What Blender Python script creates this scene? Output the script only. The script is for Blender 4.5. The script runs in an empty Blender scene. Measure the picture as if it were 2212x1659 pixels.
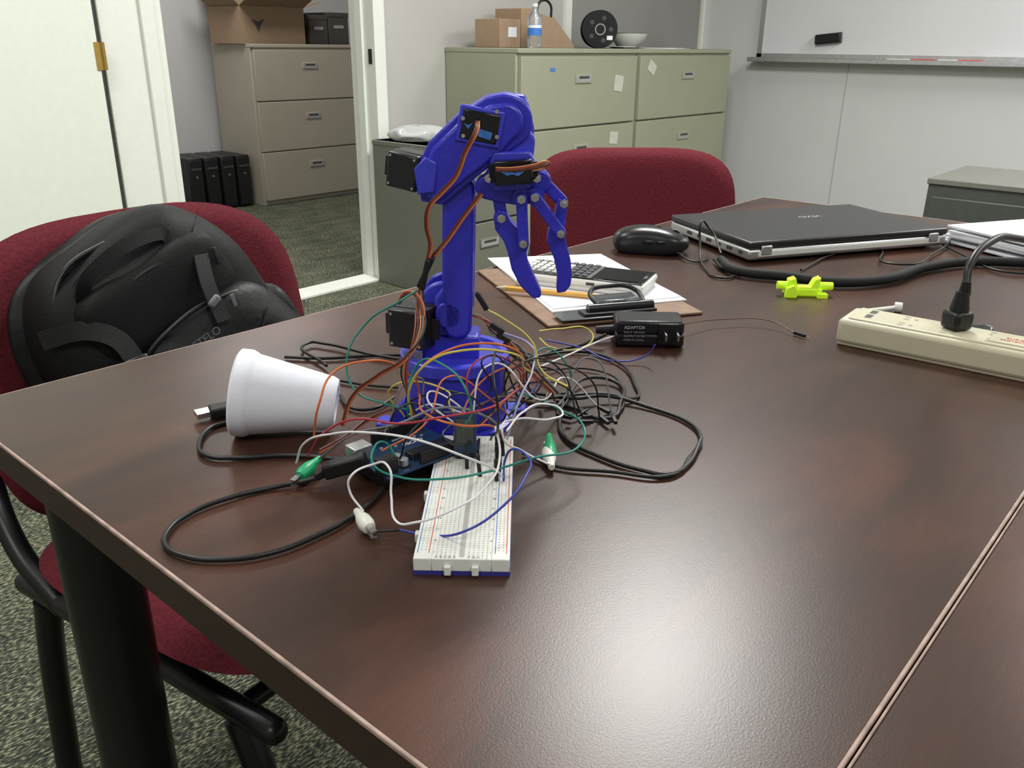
import bpy, bmesh, math, random
from mathutils import Vector, Matrix
random.seed(7)
TZ=.75
# ---------------------------------------------------------------- survey helper: sight-line -> point on the tabletop (or on a vertical plane through the robot arm)
AX=Vector((.66039,-.27118,.70024)); AY=Vector((-.75085,-.25139,.61076)); AZ=Vector((.01041,-.92912,-.36963))
CAM=Vector((0,0,1.035)); D0=.6377; FH=Vector((.7536,.6573,0))
def P(x,y,h):
    v=Vector((x-1106,y-829.5,1845.)); r=Vector((AX.dot(v),AY.dot(v),AZ.dot(v)))
    if h<1000: q=CAM+r*((TZ+h/1000-CAM.z)/r.z)
    else: q=CAM+r*((D0+(h-2000)/1000)/r.dot(FH))
    q.z=max(q.z,TZ+.0025); return q
# ---------------------------------------------------------------- materials
def nodes(name):
    m=bpy.data.materials.new(name); m.use_nodes=True
    return m,m.node_tree,m.node_tree.nodes['Principled BSDF']
def mat(name,col,rough=.5,metal=0,var=.08,scale=40,bump=0,spec=.5,trans=0,alpha=1,coat=0,emit=None):
    m,t,b=nodes(name)
    b.inputs['Roughness'].default_value=rough; b.inputs['Metallic'].default_value=metal
    b.inputs['Specular IOR Level'].default_value=spec
    b.inputs['Transmission Weight'].default_value=trans; b.inputs['Coat Weight'].default_value=coat
    if emit: 
        b.inputs['Emission Color'].default_value=(*col,1); b.inputs['Emission Strength'].default_value=emit
    tc=t.nodes.new('ShaderNodeTexCoord'); n=t.nodes.new('ShaderNodeTexNoise'); n.inputs['Scale'].default_value=scale; n.inputs['Detail'].default_value=4
    r=t.nodes.new('ShaderNodeValToRGB')
    r.color_ramp.elements[0].position=.3; r.color_ramp.elements[1].position=.7
    r.color_ramp.elements[0].color=(*[c*(1-var) for c in col],1); r.color_ramp.elements[1].color=(*[min(1,c*(1+var)) for c in col],1)
    t.links.new(tc.outputs['Object'],n.inputs['Vector']); t.links.new(n.outputs['Fac'],r.inputs['Fac']); t.links.new(r.outputs['Color'],b.inputs['Base Color'])
    if bump:
        bp=t.nodes.new('ShaderNodeBump'); bp.inputs['Strength'].default_value=bump; bp.inputs['Distance'].default_value=.002
        t.links.new(n.outputs['Fac'],bp.inputs['Height']); t.links.new(bp.outputs['Normal'],b.inputs['Normal'])
    return m
def wood(name):
    m,t,b=nodes(name); N=t.nodes; L=t.links
    tc=N.new('ShaderNodeTexCoord'); mp=N.new('ShaderNodeMapping'); mp.inputs['Scale'].default_value=(2.4,7,1); mp.inputs['Rotation'].default_value=(0,0,.06)
    n=N.new('ShaderNodeTexNoise'); n.inputs['Scale'].default_value=1.5; n.inputs['Detail'].default_value=6; n.inputs['Roughness'].default_value=.55; n.inputs['Distortion'].default_value=.7
    mp2=N.new('ShaderNodeMapping'); mp2.inputs['Scale'].default_value=(14,170,1)
    n2=N.new('ShaderNodeTexNoise'); n2.inputs['Scale'].default_value=3; n2.inputs['Detail'].default_value=3
    mx=N.new('ShaderNodeMath'); mx.operation='MULTIPLY_ADD'; mx.inputs[1].default_value=.22
    r=N.new('ShaderNodeValToRGB'); e=r.color_ramp.elements
    e[0].position=.38; e[0].color=(.024,.0115,.0075,1); e[1].position=.86; e[1].color=(.090,.034,.021,1)
    x=e.new(.62); x.color=(.047,.0200,.0125,1)
    L.new(tc.outputs['Object'],mp.inputs['Vector']); L.new(mp.outputs['Vector'],n.inputs['Vector'])
    L.new(tc.outputs['Object'],mp2.inputs['Vector']); L.new(mp2.outputs['Vector'],n2.inputs['Vector'])
    L.new(n2.outputs['Fac'],mx.inputs[0]); L.new(n.outputs['Fac'],mx.inputs[2]); L.new(mx.outputs[0],r.inputs['Fac']); L.new(r.outputs['Color'],b.inputs['Base Color'])
    b.inputs['Roughness'].default_value=.315; b.inputs['Specular IOR Level'].default_value=.42
    n3=N.new('ShaderNodeTexNoise'); n3.inputs['Scale'].default_value=900
    bp=N.new('ShaderNodeBump'); bp.inputs['Strength'].default_value=.12; bp.inputs['Distance'].default_value=.0004
    L.new(tc.outputs['Object'],n3.inputs['Vector']); L.new(n3.outputs['Fac'],bp.inputs['Height']); L.new(bp.outputs['Normal'],b.inputs['Normal'])
    return m
def carpet(name):
    m,t,b=nodes(name); N=t.nodes; L=t.links
    tc=N.new('ShaderNodeTexCoord'); mp=N.new('ShaderNodeMapping'); mp.inputs['Scale'].default_value=(1,2.4,1); mp.inputs['Rotation'].default_value=(0,0,.3)
    n=N.new('ShaderNodeTexNoise'); n.inputs['Scale'].default_value=100; n.inputs['Detail'].default_value=2
    nb=N.new('ShaderNodeTexNoise'); nb.inputs['Scale'].default_value=7; nb.inputs['Detail'].default_value=2
    r=N.new('ShaderNodeValToRGB'); e=r.color_ramp.elements
    e[0].position=.39; e[0].color=(.022,.028,.026,1); e[1].position=.68; e[1].color=(.30,.29,.19,1)
    x=e.new(.53); x.color=(.082,.090,.062,1)
    a=N.new('ShaderNodeMath'); a.operation='MULTIPLY_ADD'; a.inputs[1].default_value=.18
    s=N.new('ShaderNodeMath'); s.operation='SUBTRACT'; s.inputs[1].default_value=.08
    L.new(tc.outputs['Object'],mp.inputs['Vector']); L.new(mp.outputs['Vector'],n.inputs['Vector']); L.new(mp.outputs['Vector'],nb.inputs['Vector'])
    L.new(nb.outputs['Fac'],a.inputs[0]); L.new(n.outputs['Fac'],a.inputs[2]); L.new(a.outputs[0],s.inputs[0]); L.new(s.outputs[0],r.inputs['Fac']); L.new(r.outputs['Color'],b.inputs['Base Color'])
    bp=N.new('ShaderNodeBump'); bp.inputs['Strength'].default_value=.6; bp.inputs['Distance'].default_value=.004
    L.new(n.outputs['Fac'],bp.inputs['Height']); L.new(bp.outputs['Normal'],b.inputs['Normal'])
    b.inputs['Roughness'].default_value=.95; b.inputs['Specular IOR Level'].default_value=.1
    return m
M=dict(
 wood=wood('walnut_laminate'), carpet=carpet('loop_carpet'),
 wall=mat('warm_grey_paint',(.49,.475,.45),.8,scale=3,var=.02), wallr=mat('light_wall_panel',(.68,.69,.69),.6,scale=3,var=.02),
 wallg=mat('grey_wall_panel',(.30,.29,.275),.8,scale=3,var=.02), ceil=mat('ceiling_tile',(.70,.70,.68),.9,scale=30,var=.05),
 wallb=mat('back_room_paint',(.57,.56,.565),.8,scale=3,var=.02),
 white=mat('white_trim',(.80,.83,.76),.45,var=.02), door=mat('door_paint',(.78,.83,.74),.5,var=.02),
 brass=mat('brass',(.55,.36,.10),.35,1), cab=mat('khaki_enamel',(.32,.33,.235),.45,var=.03,scale=5),
 cabb=mat('putty_enamel',(.42,.38,.31),.5,var=.03,scale=5), cabg=mat('grey_green_enamel',(.17,.175,.14),.5,var=.03),
 dgrey=mat('dark_grey_enamel',(.06,.065,.06),.5), seam=mat('seam_dark',(.05,.05,.045),.6), lgrey=mat('panel_joint',(.42,.43,.43),.6),
 gtop=mat('grey_cabinet_top',(.16,.16,.14),.45),
 chrome=mat('bright_metal',(.75,.75,.75),.25,1), alu=mat('brushed_aluminium',(.6,.61,.62),.4,.9),
 blue=mat('blue_pla',(.030,.030,.50),.34,var=.06,scale=300,bump=.15,spec=.6), blue2=mat('blue_pla_light',(.045,.050,.58),.33,var=.06,scale=300,bump=.15,spec=.6),
 blk=mat('black_plastic',(.010,.010,.011),.42,spec=.4), blk2=mat('black_satin',(.016,.016,.018),.3,spec=.4), blkg=mat('black_gloss',(.008,.009,.012),.12),
 lid=mat('laptop_lid',(.020,.019,.021),.32,spec=.5),
 rub=mat('black_cable',(.010,.010,.010),.38,spec=.4), steelblk=mat('black_powder_coat',(.007,.007,.008),.35,spec=.5),
 foam=mat('foam_white',(.80,.82,.90),.7,var=.02,scale=200,bump=.1), wht=mat('white_plastic',(.74,.75,.70),.4,var=.02),
 paper=mat('paper',(.80,.82,.86),.8,var=.01), board=mat('hardboard_brown',(.20,.115,.065),.6,var=.2,scale=60),
 beige=mat('beige_plastic',(.56,.53,.38),.4,var=.03), pencil=mat('pencil_yellow',(.72,.38,.07),.4), pink=mat('eraser_pink',(.7,.3,.3),.7),
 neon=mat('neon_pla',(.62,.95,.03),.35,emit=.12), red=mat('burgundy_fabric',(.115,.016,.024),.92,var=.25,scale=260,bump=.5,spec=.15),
 bag=mat('bag_nylon',(.0070,.0073,.0078),.6,var=.3,scale=500,bump=.3,spec=.22), bag2=mat('bag_leatherette',(.009,.0093,.010),.5,var=.2,scale=90,bump=.4,spec=.25),
 webb=mat('webbing',(.015,.015,.016),.65,var=.2,scale=700,bump=.4,spec=.25), card=mat('cardboard',(.34,.235,.15),.8,var=.06), cardd=mat('dark_box',(.07,.06,.055),.7),
 wb=mat('whiteboard_face',(.76,.77,.79),.12,var=.01), clear=mat('clear_plastic',(.85,.9,.95),.1,trans=.85), film=mat('plastic_film',(.75,.77,.76),.25,trans=.4), label=mat('label_blue',(.05,.2,.6),.5),
 key_w=mat('key_white',(.7,.7,.68),.4), key_d=mat('key_dark',(.05,.05,.06),.4), ltxt=mat('grey_print',(.35,.35,.36),.6), rtxt=mat('red_print',(.6,.06,.04),.6),
 hole=mat('contact_hole',(.42,.42,.40),.6), tab=mat('grey_rubber_tab',(.14,.14,.15),.5),
 pcb=mat('pcb_dark_blue',(.01,.035,.09),.35), trimE=mat('worn_edge',(.36,.26,.22),.6,var=.35,scale=60), edge=mat('edge_band',(.030,.014,.010),.45,var=.15),
 smoke=mat('smoked_acrylic',(.10,.11,.12),.12,coat=.5), tape=mat('tape_white',(.55,.56,.48),.6),
)
WC=dict(o=(.62,.14,.035),g=(.01,.22,.17),w=(.76,.76,.78),b=(.03,.045,.34),r=(.38,.03,.05),y=(.62,.52,.10),k=(.010,.010,.010),br=(.10,.035,.02),p=(.36,.33,.50),gr=(.16,.17,.18),
 rs=(.30,.055,.03),os=(.55,.20,.08))
for k,v in WC.items(): M['w_'+k]=mat('wire_'+k,v,.38,var=.03)
# ---------------------------------------------------------------- geometry helpers
COL=bpy.context.scene.collection
def link(o,parent=None):
    COL.objects.link(o)
    if parent: o.parent=parent
    return o
def grp(name,loc=(0,0,0),rz=0,rot=None,sc=1):
    e=bpy.data.objects.new(name,None); e.empty_display_size=.02; e.location=loc; e.rotation_euler=rot or (0,0,rz); e.scale=(sc,sc,sc); COL.objects.link(e); return e
def fin(name,bm,m,parent,loc=(0,0,0),rot=(0,0,0),bevel=0,smooth=True,seg=2,angle=35):
    me=bpy.data.meshes.new(name)
    bmesh.ops.recalc_face_normals(bm,faces=bm.faces)
    bm.to_mesh(me); bm.free()
    me.materials.append(M[m] if isinstance(m,str) else m)
    o=bpy.data.objects.new(name,me); o.location=loc; o.rotation_euler=rot; link(o,parent)
    if bevel:
        b=o.modifiers.new('bevel','BEVEL'); b.width=bevel; b.segments=seg; b.limit_method='ANGLE'; b.angle_limit=math.radians(30)
    if smooth:
        for p in me.polygons: p.use_smooth=True
        try: me.set_sharp_from_angle(angle=math.radians(angle))
        except Exception: pass
    return o
def box(name,s,loc,m,parent=None,rot=(0,0,0),bevel=0,seg=2):
    bm=bmesh.new(); bmesh.ops.create_cube(bm,size=1); bmesh.ops.scale(bm,vec=s,verts=bm.verts)
    return fin(name,bm,m,parent,loc,rot,bevel,seg=seg)
def cyl(name,r,h,loc,m,parent=None,rot=(0,0,0),r2=None,seg=40,bevel=0):
    bm=bmesh.new(); bmesh.ops.create_cone(bm,cap_ends=True,segments=seg,radius1=r,radius2=r if r2 is None else r2,depth=h)
    return fin(name,bm,m,parent,loc,rot,bevel)
def lathe(name,prof,m,parent=None,loc=(0,0,0),rot=(0,0,0),seg=56):
    bm=bmesh.new(); rings=[]
    for r,z in prof:
        rings.append([bm.verts.new((r*math.cos(2*math.pi*i/seg),r*math.sin(2*math.pi*i/seg),z)) for i in range(seg)])
    for a,b in zip(rings,rings[1:]):
        for i in range(seg): bm.faces.new((a[i],a[(i+1)%seg],b[(i+1)%seg],b[i]))
    return fin(name,bm,m,parent,loc,rot)
def ext(name,pts,y0,y1,m,parent=None,bevel=.0015,inset=None,loc=(0,0,0),rot=(0,0,0)):
    """profile in local x/z extruded in y from y0 (front) to y1"""
    bm=bmesh.new(); f=bm.faces.new([bm.verts.new((x,y0,z)) for x,z in pts])
    r=bmesh.ops.extrude_face_region(bm,geom=[f]); vs=[v for v in r['geom'] if isinstance(v,bmesh.types.BMVert)]
    bmesh.ops.translate(bm,verts=vs,vec=(0,y1-y0,0))
    return fin(name,bm,m,parent,loc,rot,bevel)
def arc(cx,cz,r,a0,a1,n=10):
    return [(cx+r*math.cos(math.radians(a0+(a1-a0)*i/n)),cz+r*math.sin(math.radians(a0+(a1-a0)*i/n))) for i in range(n+1)]
def stad(x0,z0,r0,x1,z1,r1,n=10):
    a=math.degrees(math.atan2(z1-z0,x1-x0))
    return arc(x1,z1,r1,a-90,a+90,n)+arc(x0,z0,r0,a+90,a+270,n)
def tube(name,pts,r,m,parent=None,res=10,flat=None,cyclic=False):
    c=bpy.data.curves.new(name,'CURVE'); c.dimensions='3D'; c.bevel_depth=r; c.bevel_resolution=3; c.resolution_u=res; c.use_fill_caps=True
    s=c.splines.new('BEZIER'); s.bezier_points.add(len(pts)-1); s.use_cyclic_u=cyclic
    for b,p in zip(s.bezier_points,pts):
        b.co=p; b.handle_left_type=b.handle_right_type='AUTO'
    o=bpy.data.objects.new('tmp',c); COL.objects.link(o)
    dg=bpy.context.evaluated_depsgraph_get(); me=bpy.data.meshes.new_from_object(o.evaluated_get(dg)); bpy.data.objects.remove(o)
    me.name=name; me.materials.clear(); me.materials.append(M[m] if isinstance(m,str) else m)
    for p in me.polygons: p.use_smooth=True
    o=bpy.data.objects.new(name,me)
    return link(o,parent)
def txt(name,body,size,loc,rot,m,parent=None,align='CENTER'):
    c=bpy.data.curves.new(name,'FONT'); c.body=body; c.size=size; c.extrude=.0001; c.align_x=align; c.align_y='CENTER'
    o=bpy.data.objects.new('tmp',c); COL.objects.link(o)
    dg=bpy.context.evaluated_depsgraph_get(); me=bpy.data.meshes.new_from_object(o.evaluated_get(dg)); bpy.data.objects.remove(o)
    me.materials.clear(); me.materials.append(M[m]); o=bpy.data.objects.new(name,me); o.location=loc; o.rotation_euler=rot
    return link(o,parent)
def quads(name,rects,z,m,parent):
    bm=bmesh.new()
    for x,y,w,h in rects:
        bm.faces.new([bm.verts.new((x+a*w/2,y+b*h/2,z)) for a,b in ((-1,-1),(1,-1),(1,1),(-1,1))])
    return fin(name,bm,m,parent,smooth=False)
def sell(name,a,b,c,m,parent,loc=(0,0,0),rot=(0,0,0),e1=.6,e2=.6,fn=None,nu=48,nv=32):
    """superellipsoid"""
    bm=bmesh.new(); S=lambda v,e: math.copysign(abs(v)**e,v); rows=[]
    for j in range(nv+1):
        ph=-math.pi/2+math.pi*j/nv; row=[]
        for i in range(nu):
            th=2*math.pi*i/nu
            p=[a*S(math.cos(ph),e1)*S(math.cos(th),e2),b*S(math.cos(ph),e1)*S(math.sin(th),e2),c*S(math.sin(ph),e1)]
            if fn: p=fn(*p)
            row.append(bm.verts.new(p))
        rows.append(row)
    for j in range(nv):
        for i in range(nu): bm.faces.new((rows[j][i],rows[j][(i+1)%nu],rows[j+1][(i+1)%nu],rows[j+1][i]))
    bmesh.ops.remove_doubles(bm,verts=bm.verts,dist=1e-5)
    return fin(name,bm,m,parent,loc,rot,angle=60)
# ---------------------------------------------------------------- room shell
XR=5.28; YW=3.03; CH=2.6
box('floor',(8.2,9.0,.1),(1.4,1.35,-.05),'carpet')
box('ceiling',(8.2,9.0,.1),(1.4,1.35,CH+.05),'ceil')
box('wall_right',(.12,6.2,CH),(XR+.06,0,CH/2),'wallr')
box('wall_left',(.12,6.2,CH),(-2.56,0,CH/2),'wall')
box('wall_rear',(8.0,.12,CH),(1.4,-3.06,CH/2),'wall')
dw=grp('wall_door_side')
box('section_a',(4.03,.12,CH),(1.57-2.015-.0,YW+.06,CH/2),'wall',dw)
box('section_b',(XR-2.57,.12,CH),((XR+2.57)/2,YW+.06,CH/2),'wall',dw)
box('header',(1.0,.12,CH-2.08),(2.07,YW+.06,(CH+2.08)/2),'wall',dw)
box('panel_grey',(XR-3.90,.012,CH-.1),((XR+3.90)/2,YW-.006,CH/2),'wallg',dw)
box('trim_1',(.05,.02,CH-.02),(3.875,YW-.01,CH/2),'white')
box('trim_2',(.035,.02,CH-.02),(XR-.02,YW-.022,CH/2),'white')
box('wall_back_room',(5.0,.12,CH),(3.0,5.66,CH/2),'wallb')
box('wall_back_room_left',(.12,2.45,CH),(.9,4.375,CH/2),'wallb')
box('wall_back_room_right',(.12,2.45,CH),(5.0,4.375,CH/2),'wallb')
df=grp('door_frame')
for x in (1.585,2.555):
    box('jamb_%d'%(x*10),(.03,.16,2.08),(x,YW+.06,1.04),'white',df)
box('head',(1.0,.16,.03),(2.07,YW+.06,2.065),'white',df)
box('casing_a',(.19,.02,2.14),(1.475,YW-.01,1.07),'white',df,bevel=.003)
box('casing_a2',(.05,.035,2.14),(1.545,YW-.017,1.07),'white',df,bevel=.003)
box('casing_gap_shade',(.022,.012,2.14),(1.366,YW-.006,1.07),'seam',df)  # dark strip on the wall, paints in the shade between door edge and casing
box('casing_b',(.035,.02,2.12),(2.585,YW-.01,1.06),'white',df,bevel=.003)
box('casing_head',(1.26,.02,.07),(2.0,YW-.01,2.11),'white',df,bevel=.003)
box('threshold',(.94,.13,.008),(2.07,YW+.06,.004),'white',df)
box('stop_a',(.012,.04,2.05),(2.534,YW+.07,1.03),'white',df)
box('strike',(.003,.02,.06),(2.538,YW+.01,.98),'blk',df)
d1=grp('door_1',(1.345,YW-.045,0),rz=math.radians(180+13))
box('slab',(.90,.04,2.04),(.455,0,1.03),'door',d1,bevel=.002)
for z in (.25,.985,1.8): 
    cyl('hinge_%d'%(z*100),.010,.085,(-.008,.020,z),'brass',d1)
    box('leaf_%d'%(z*100),(.02,.003,.085),(.010,.0225,z),'brass',d1)
box('baseboard_door_side',(1.30,.012,.09),(.65-.03,YW-.006,.045),'dgrey')
box('trim_3',(.003,.003,.95),(XR-.0015,2.03,.475),'lgrey')
# ---------------------------------------------------------------- ceiling lights
def light(x,y,p,rz=0,sx=1.2,sy=.6):
    g=grp('ceiling_light_panel',(x,y,CH),rz)
    box('frame',(sx+.06,sy+.06,.02),(0,0,-.01),'white',g)
    l=bpy.data.lights.new('panel','AREA'); l.shape='RECTANGLE'; l.size=sx; l.size_y=sy; l.energy=p; l.color=(1,.99,.955)
    o=bpy.data.objects.new('lamp',l); o.location=(0,0,-.025); link(o,g)
light(2.22,1.25,72,math.radians(20),.85,.55); light(.1,1.7,30); light(2.65,-1.2,32); light(.1,-1.2,26); light(4.35,-.2,56); light(-1.5,.2,20)
light(2.6,4.3,40)
w=bpy.data.worlds.new('World'); bpy.context.scene.world=w; w.use_nodes=True; w.node_tree.nodes['Background'].inputs[0].default_value=(.8,.85,.9,1); w.node_tree.nodes['Background'].inputs[1].default_value=.15
# ---------------------------------------------------------------- cabinets
def lateral(name,x0,y0,w,d,h,n,m,rz=0,hw=.11,base=.03):
    g=grp(name,(x0,y0,0),rz)   # origin: front-left-bottom, +y = depth
    box('carcass',(w,d-.012,h),(w/2,d/2+.006,h/2),m,g,bevel=.004)
    box('top_lip',(w+.004,d+.004,.022),(w/2,d/2,h-.011),m,g,bevel=.004)
    hh=(h-.03-base)/n
    for i in range(n):
        z=base+hh*(i+.5)
        box('drawer_%d'%i,(w-.03,.02,hh-.008),(w/2,.002,z),m,g,bevel=.003)
        zz=z+hh*.18
        box('handle_frame_%d'%i,(hw+.012,.006,.042),(w/2,-.010,zz),m,g,bevel=.002)
        box('handle_cup_%d'%i,(hw,.003,.030),(w/2,-.0125,zz),'ltxt',g)
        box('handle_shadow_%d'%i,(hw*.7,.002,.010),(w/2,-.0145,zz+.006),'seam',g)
    return g
c1=lateral('lateral_file_cabinet',2.974,2.58,.925,.445,1.02,3,'cab')
box('lock',(.012,.006,.012),(.47,-.003,1.007),'chrome',c1)
box('tape_a',(.075,.001,.075),(.755,-.0095,.86),'tape',c1,rot=(0,.12,0)); box('tape_b',(.07,.001,.06),(.735,-.0095,.60),'tape',c1,rot=(0,.1,0)); box('sticker',(.035,.001,.014),(.23,-.0095,.93),'label',c1)
c2=lateral('lateral_file_cabinet',3.905,2.58,.975,.445,1.02,3,'cab')
box('tape_a',(.07,.001,.055),(.12,-.0095,.93),'tape',c2,rot=(0,.5,0))
lateral('lateral_file_cabinet',3.262,5.07,.88,.46,1.02,3,'cabb')
g=lateral('two_drawer_file_cabinet',2.51,2.53,.44,.49,.64,2,'cabg')
g=grp('low_steel_cabinet',(3.22,.90,0),math.radians(-90))
box('body',(1.3,.46,.60),(.65,.23,.30),'dgrey',g,bevel=.003); box('top',(1.31,.47,.02),(.65,.23,.61),'gtop',g,bevel=.003)
for i in range(2): box('door_%d'%i,(.62,.012,.52),(.33+.64*i,-.006,.30),'dgrey',g,bevel=.003)
g=grp('paper_sheets',(3.42,.40,.621),.4); 
for i in range(3): box('sheet_%d'%i,(.28,.21,.002),(.02*i,.01*i,.001+.0021*i),'paper',g,rot=(0,0,.1*i))
# items on cabinets
g=grp('cardboard_box_open',(3.48,5.30,1.02),.05)
for n,s,l,r in (('front',(.50,.004,.22),(0,-.17,.11),(0,0,0)),('back',(.50,.004,.22),(0,.17,.11),(0,0,0)),('left',(.004,.34,.22),(-.25,0,.11),(0,0,0)),('right',(.004,.34,.22),(.25,0,.11),(0,0,0)),('bottom',(.50,.34,.004),(0,0,.003),(0,0,0)),
  ('flap_f',(.50,.15,.004),(0,-.235,.255),(-.45,0,0)),('flap_l',(.16,.34,.004),(-.305,0,.27),(0,.65,0)),('flap_r',(.16,.34,.004),(.325,0,.245),(0,-.25,0)),('flap_b',(.5,.16,.004),(0,.2,.29),(1.1,0,0))):
    box(n,s,l,'card',g,rot=r)
ext('stand_in_mark',[(-.05,.15),(-.02,.11),(0,.07),(.02,.11),(.05,.15),(0,.13)],-.1735,-.1725,'cardd',g,bevel=0,loc=(-.12,0,0))
for i,(x,w_,h_) in enumerate(((3.86,.15,.17),(4.03,.17,.19))):
    g=grp('dark_carton',(x,5.3,1.02)); box('carton',(w_,.3,h_),(0,0,h_/2),'cardd',g,bevel=.003); box('lid',(w_+.006,.306,.03),(0,0,h_),'cardd',g,bevel=.003); box('slot',(w_*.5,.002,.02),(0,-.152,h_*.6),'ltxt',g)
for i in range(4):
    g=grp('desktop_computer_tower',(2.86+.108*i,5.20-.012*i,0)); box('case',(.095,.33,.33),(0,.165,.17),'blk',g,bevel=.006); box('bezel',(.09,.01,.31),(0,-.004,.17),'blk2',g,bevel=.004)
    box('drive_slot',(.07,.003,.012),(0,-.01,.27),'dgrey',g); cyl('power_button',.008,.004,(0,-.010,.22),'chrome',g,rot=(math.pi/2,0,0)); box('foot',(.08,.3,.01),(0,.16,.005),'blk',g)
def carton(x,y,w_,d_,h_,rz,m='card'):
    g=grp('cardboard_carton',(x,y,1.02),rz); box('body',(w_,d_,h_),(0,0,h_/2),m,g,bevel=.002); box('tape_strip',(w_*.2,d_+.002,.001),(0,0,h_+.0005),'tape',g); box('label',(w_*.4,.001,h_*.35),(w_*.1,-d_/2-.001,h_*.55),'paper',g)
carton(3.13,2.84,.16,.14,.12,.1); carton(3.30,2.88,.10,.18,.17,-.1)
g=grp('open_mailer_box',(3.50,2.86,1.02),-.3)
ext('side_a',[(-.10,0),(.12,0),(.10,.03),(0,.13),(-.08,.15),(-.10,.09)],-.08,-.076,'card',g,bevel=0); ext('side_b',[(-.10,0),(.12,0),(.10,.03),(0,.13),(-.08,.15),(-.10,.09)],.076,.08,'card',g,bevel=0)
box('back',(.004,.156,.15),(-.098,0,.075),'card',g); box('base',(.21,.156,.004),(.01,0,.003),'card',g); box('slope',(.15,.15,.004),(.05,0,.08),'card',g,rot=(0,.8,0))
tube('tape_ring',[(-.06,0,.15),(-.03,0,.21),(.02,0,.20),(.03,0,.13)],.006,'blk',g)
g=grp('water_bottle',(3.20,2.68,1.02))
lathe('bottle',[(.0,.001),(.028,.001),(.031,.01),(.031,.06),(.029,.065),(.031,.07),(.031,.12),(.022,.145),(.012,.16),(.012,.175)],'clear',g); cyl('cap',.014,.014,(0,0,.178),'wht',g); cyl('label',.0316,.045,(0,0,.075),'label',g); cyl('label_band',.0318,.012,(0,0,.09),'paper',g)
g=grp('filament_spool',(3.83,2.78,1.02),math.radians(-40))
for y in (-.03,.03): lathe('flange_%d'%(y>0),[(.028,-.002),(.09,-.002),(.09,.002),(.028,.002),(.028,-.002)],'blk2',g,(0,y,.09),(math.pi/2,0,0))
lathe('winding',[(.03,-.028),(.075,-.028),(.075,.028),(.03,.028)],'blk',g,(0,0,.09),(math.pi/2,0,0)); cyl('hub_ring',.03,.061,(0,0,.09),'ltxt',g,rot=(math.pi/2,0,0)); cyl('hub_hole',.022,.063,(0,0,.09),'blk',g,rot=(math.pi/2,0,0))
for k in range(5):
    a=k*2*math.pi/5; cyl('spoke_hole_%d'%k,.011,.0655,(.055*math.cos(a),0,.09+.055*math.sin(a)),'dgrey',g,rot=(math.pi/2,0,0))
box('label',(.03,.0005,.02),(.05,-.0335,.05),'paper',g)
g=grp('disposable_bowl',(4.04,2.74,1.02)); lathe('bowl',[(0,.004),(.05,.0),(.055,.004),(.095,.06),(.10,.075),(.105,.076),(.098,.074),(.052,.008),(0,.008)],'wht',g)
g=grp('paper_sheets',(4.36,2.72,1.0215),.2); box('sheet_0',(.3,.2,.002),(0,0,0),'paper',g); box('sheet_1',(.28,.2,.002),(.05,.02,.0022),'paper',g,rot=(0,0,.2))
g=grp('paper_plate',(3.84,2.64,1.021)); lathe('plate',[(0,.001),(.05,.001),(.07,.008),(.07,.010),(.05,.003),(0,.003)],'wht',g)
g=grp('plastic_bag',(2.63,2.86,.641))
sell('bag',.11,.09,.026,'film',g,(0,0,.026),fn=lambda x,y,z:(x+.010*math.sin(60*y),y+.010*math.sin(50*x),max(-.025,z*(1+.5*math.sin(55*x+40*y)))))
# whiteboard
g=grp('whiteboard',(XR-.012,2.59,0))
box('surface',(.012,3.2,1.2),(0,-1.6,1.58),'wb',g); 
box('frame_top',(.022,3.24,.03),(0,-1.6,2.19),'alu',g); box('frame_bottom',(.022,3.24,.03),(0,-1.6,.985),'alu',g,bevel=.002); box('frame_l',(.022,.03,1.22),(0,0,1.58),'alu',g); box('frame_r',(.022,.03,1.22),(0,-3.2,1.58),'alu',g)
box('tray',(.085,3.28,.012),(-.04,-1.6,.958),'alu',g,bevel=.003); box('tray_lip',(.01,3.28,.026),(-.083,-1.6,.965),'alu',g,bevel=.003)
for i,(y,c) in enumerate(((-.98,'rtxt'),(-1.12,'wht'),(-1.22,'rtxt'),(-.85,'wht'))): cyl('marker_%d'%i,.008,.12,(-.04,y,.974),c,g,rot=(math.pi/2,0,.1))
g=grp('whiteboard_eraser',(XR-.037,2.16,1.085),rot=(-.1,0,0)); box('felt',(.02,.15,.055),(.008,0,0),'dgrey',g); box('grip',(.022,.15,.05),(-.008,0,0),'blk',g,bevel=.006)
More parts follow.
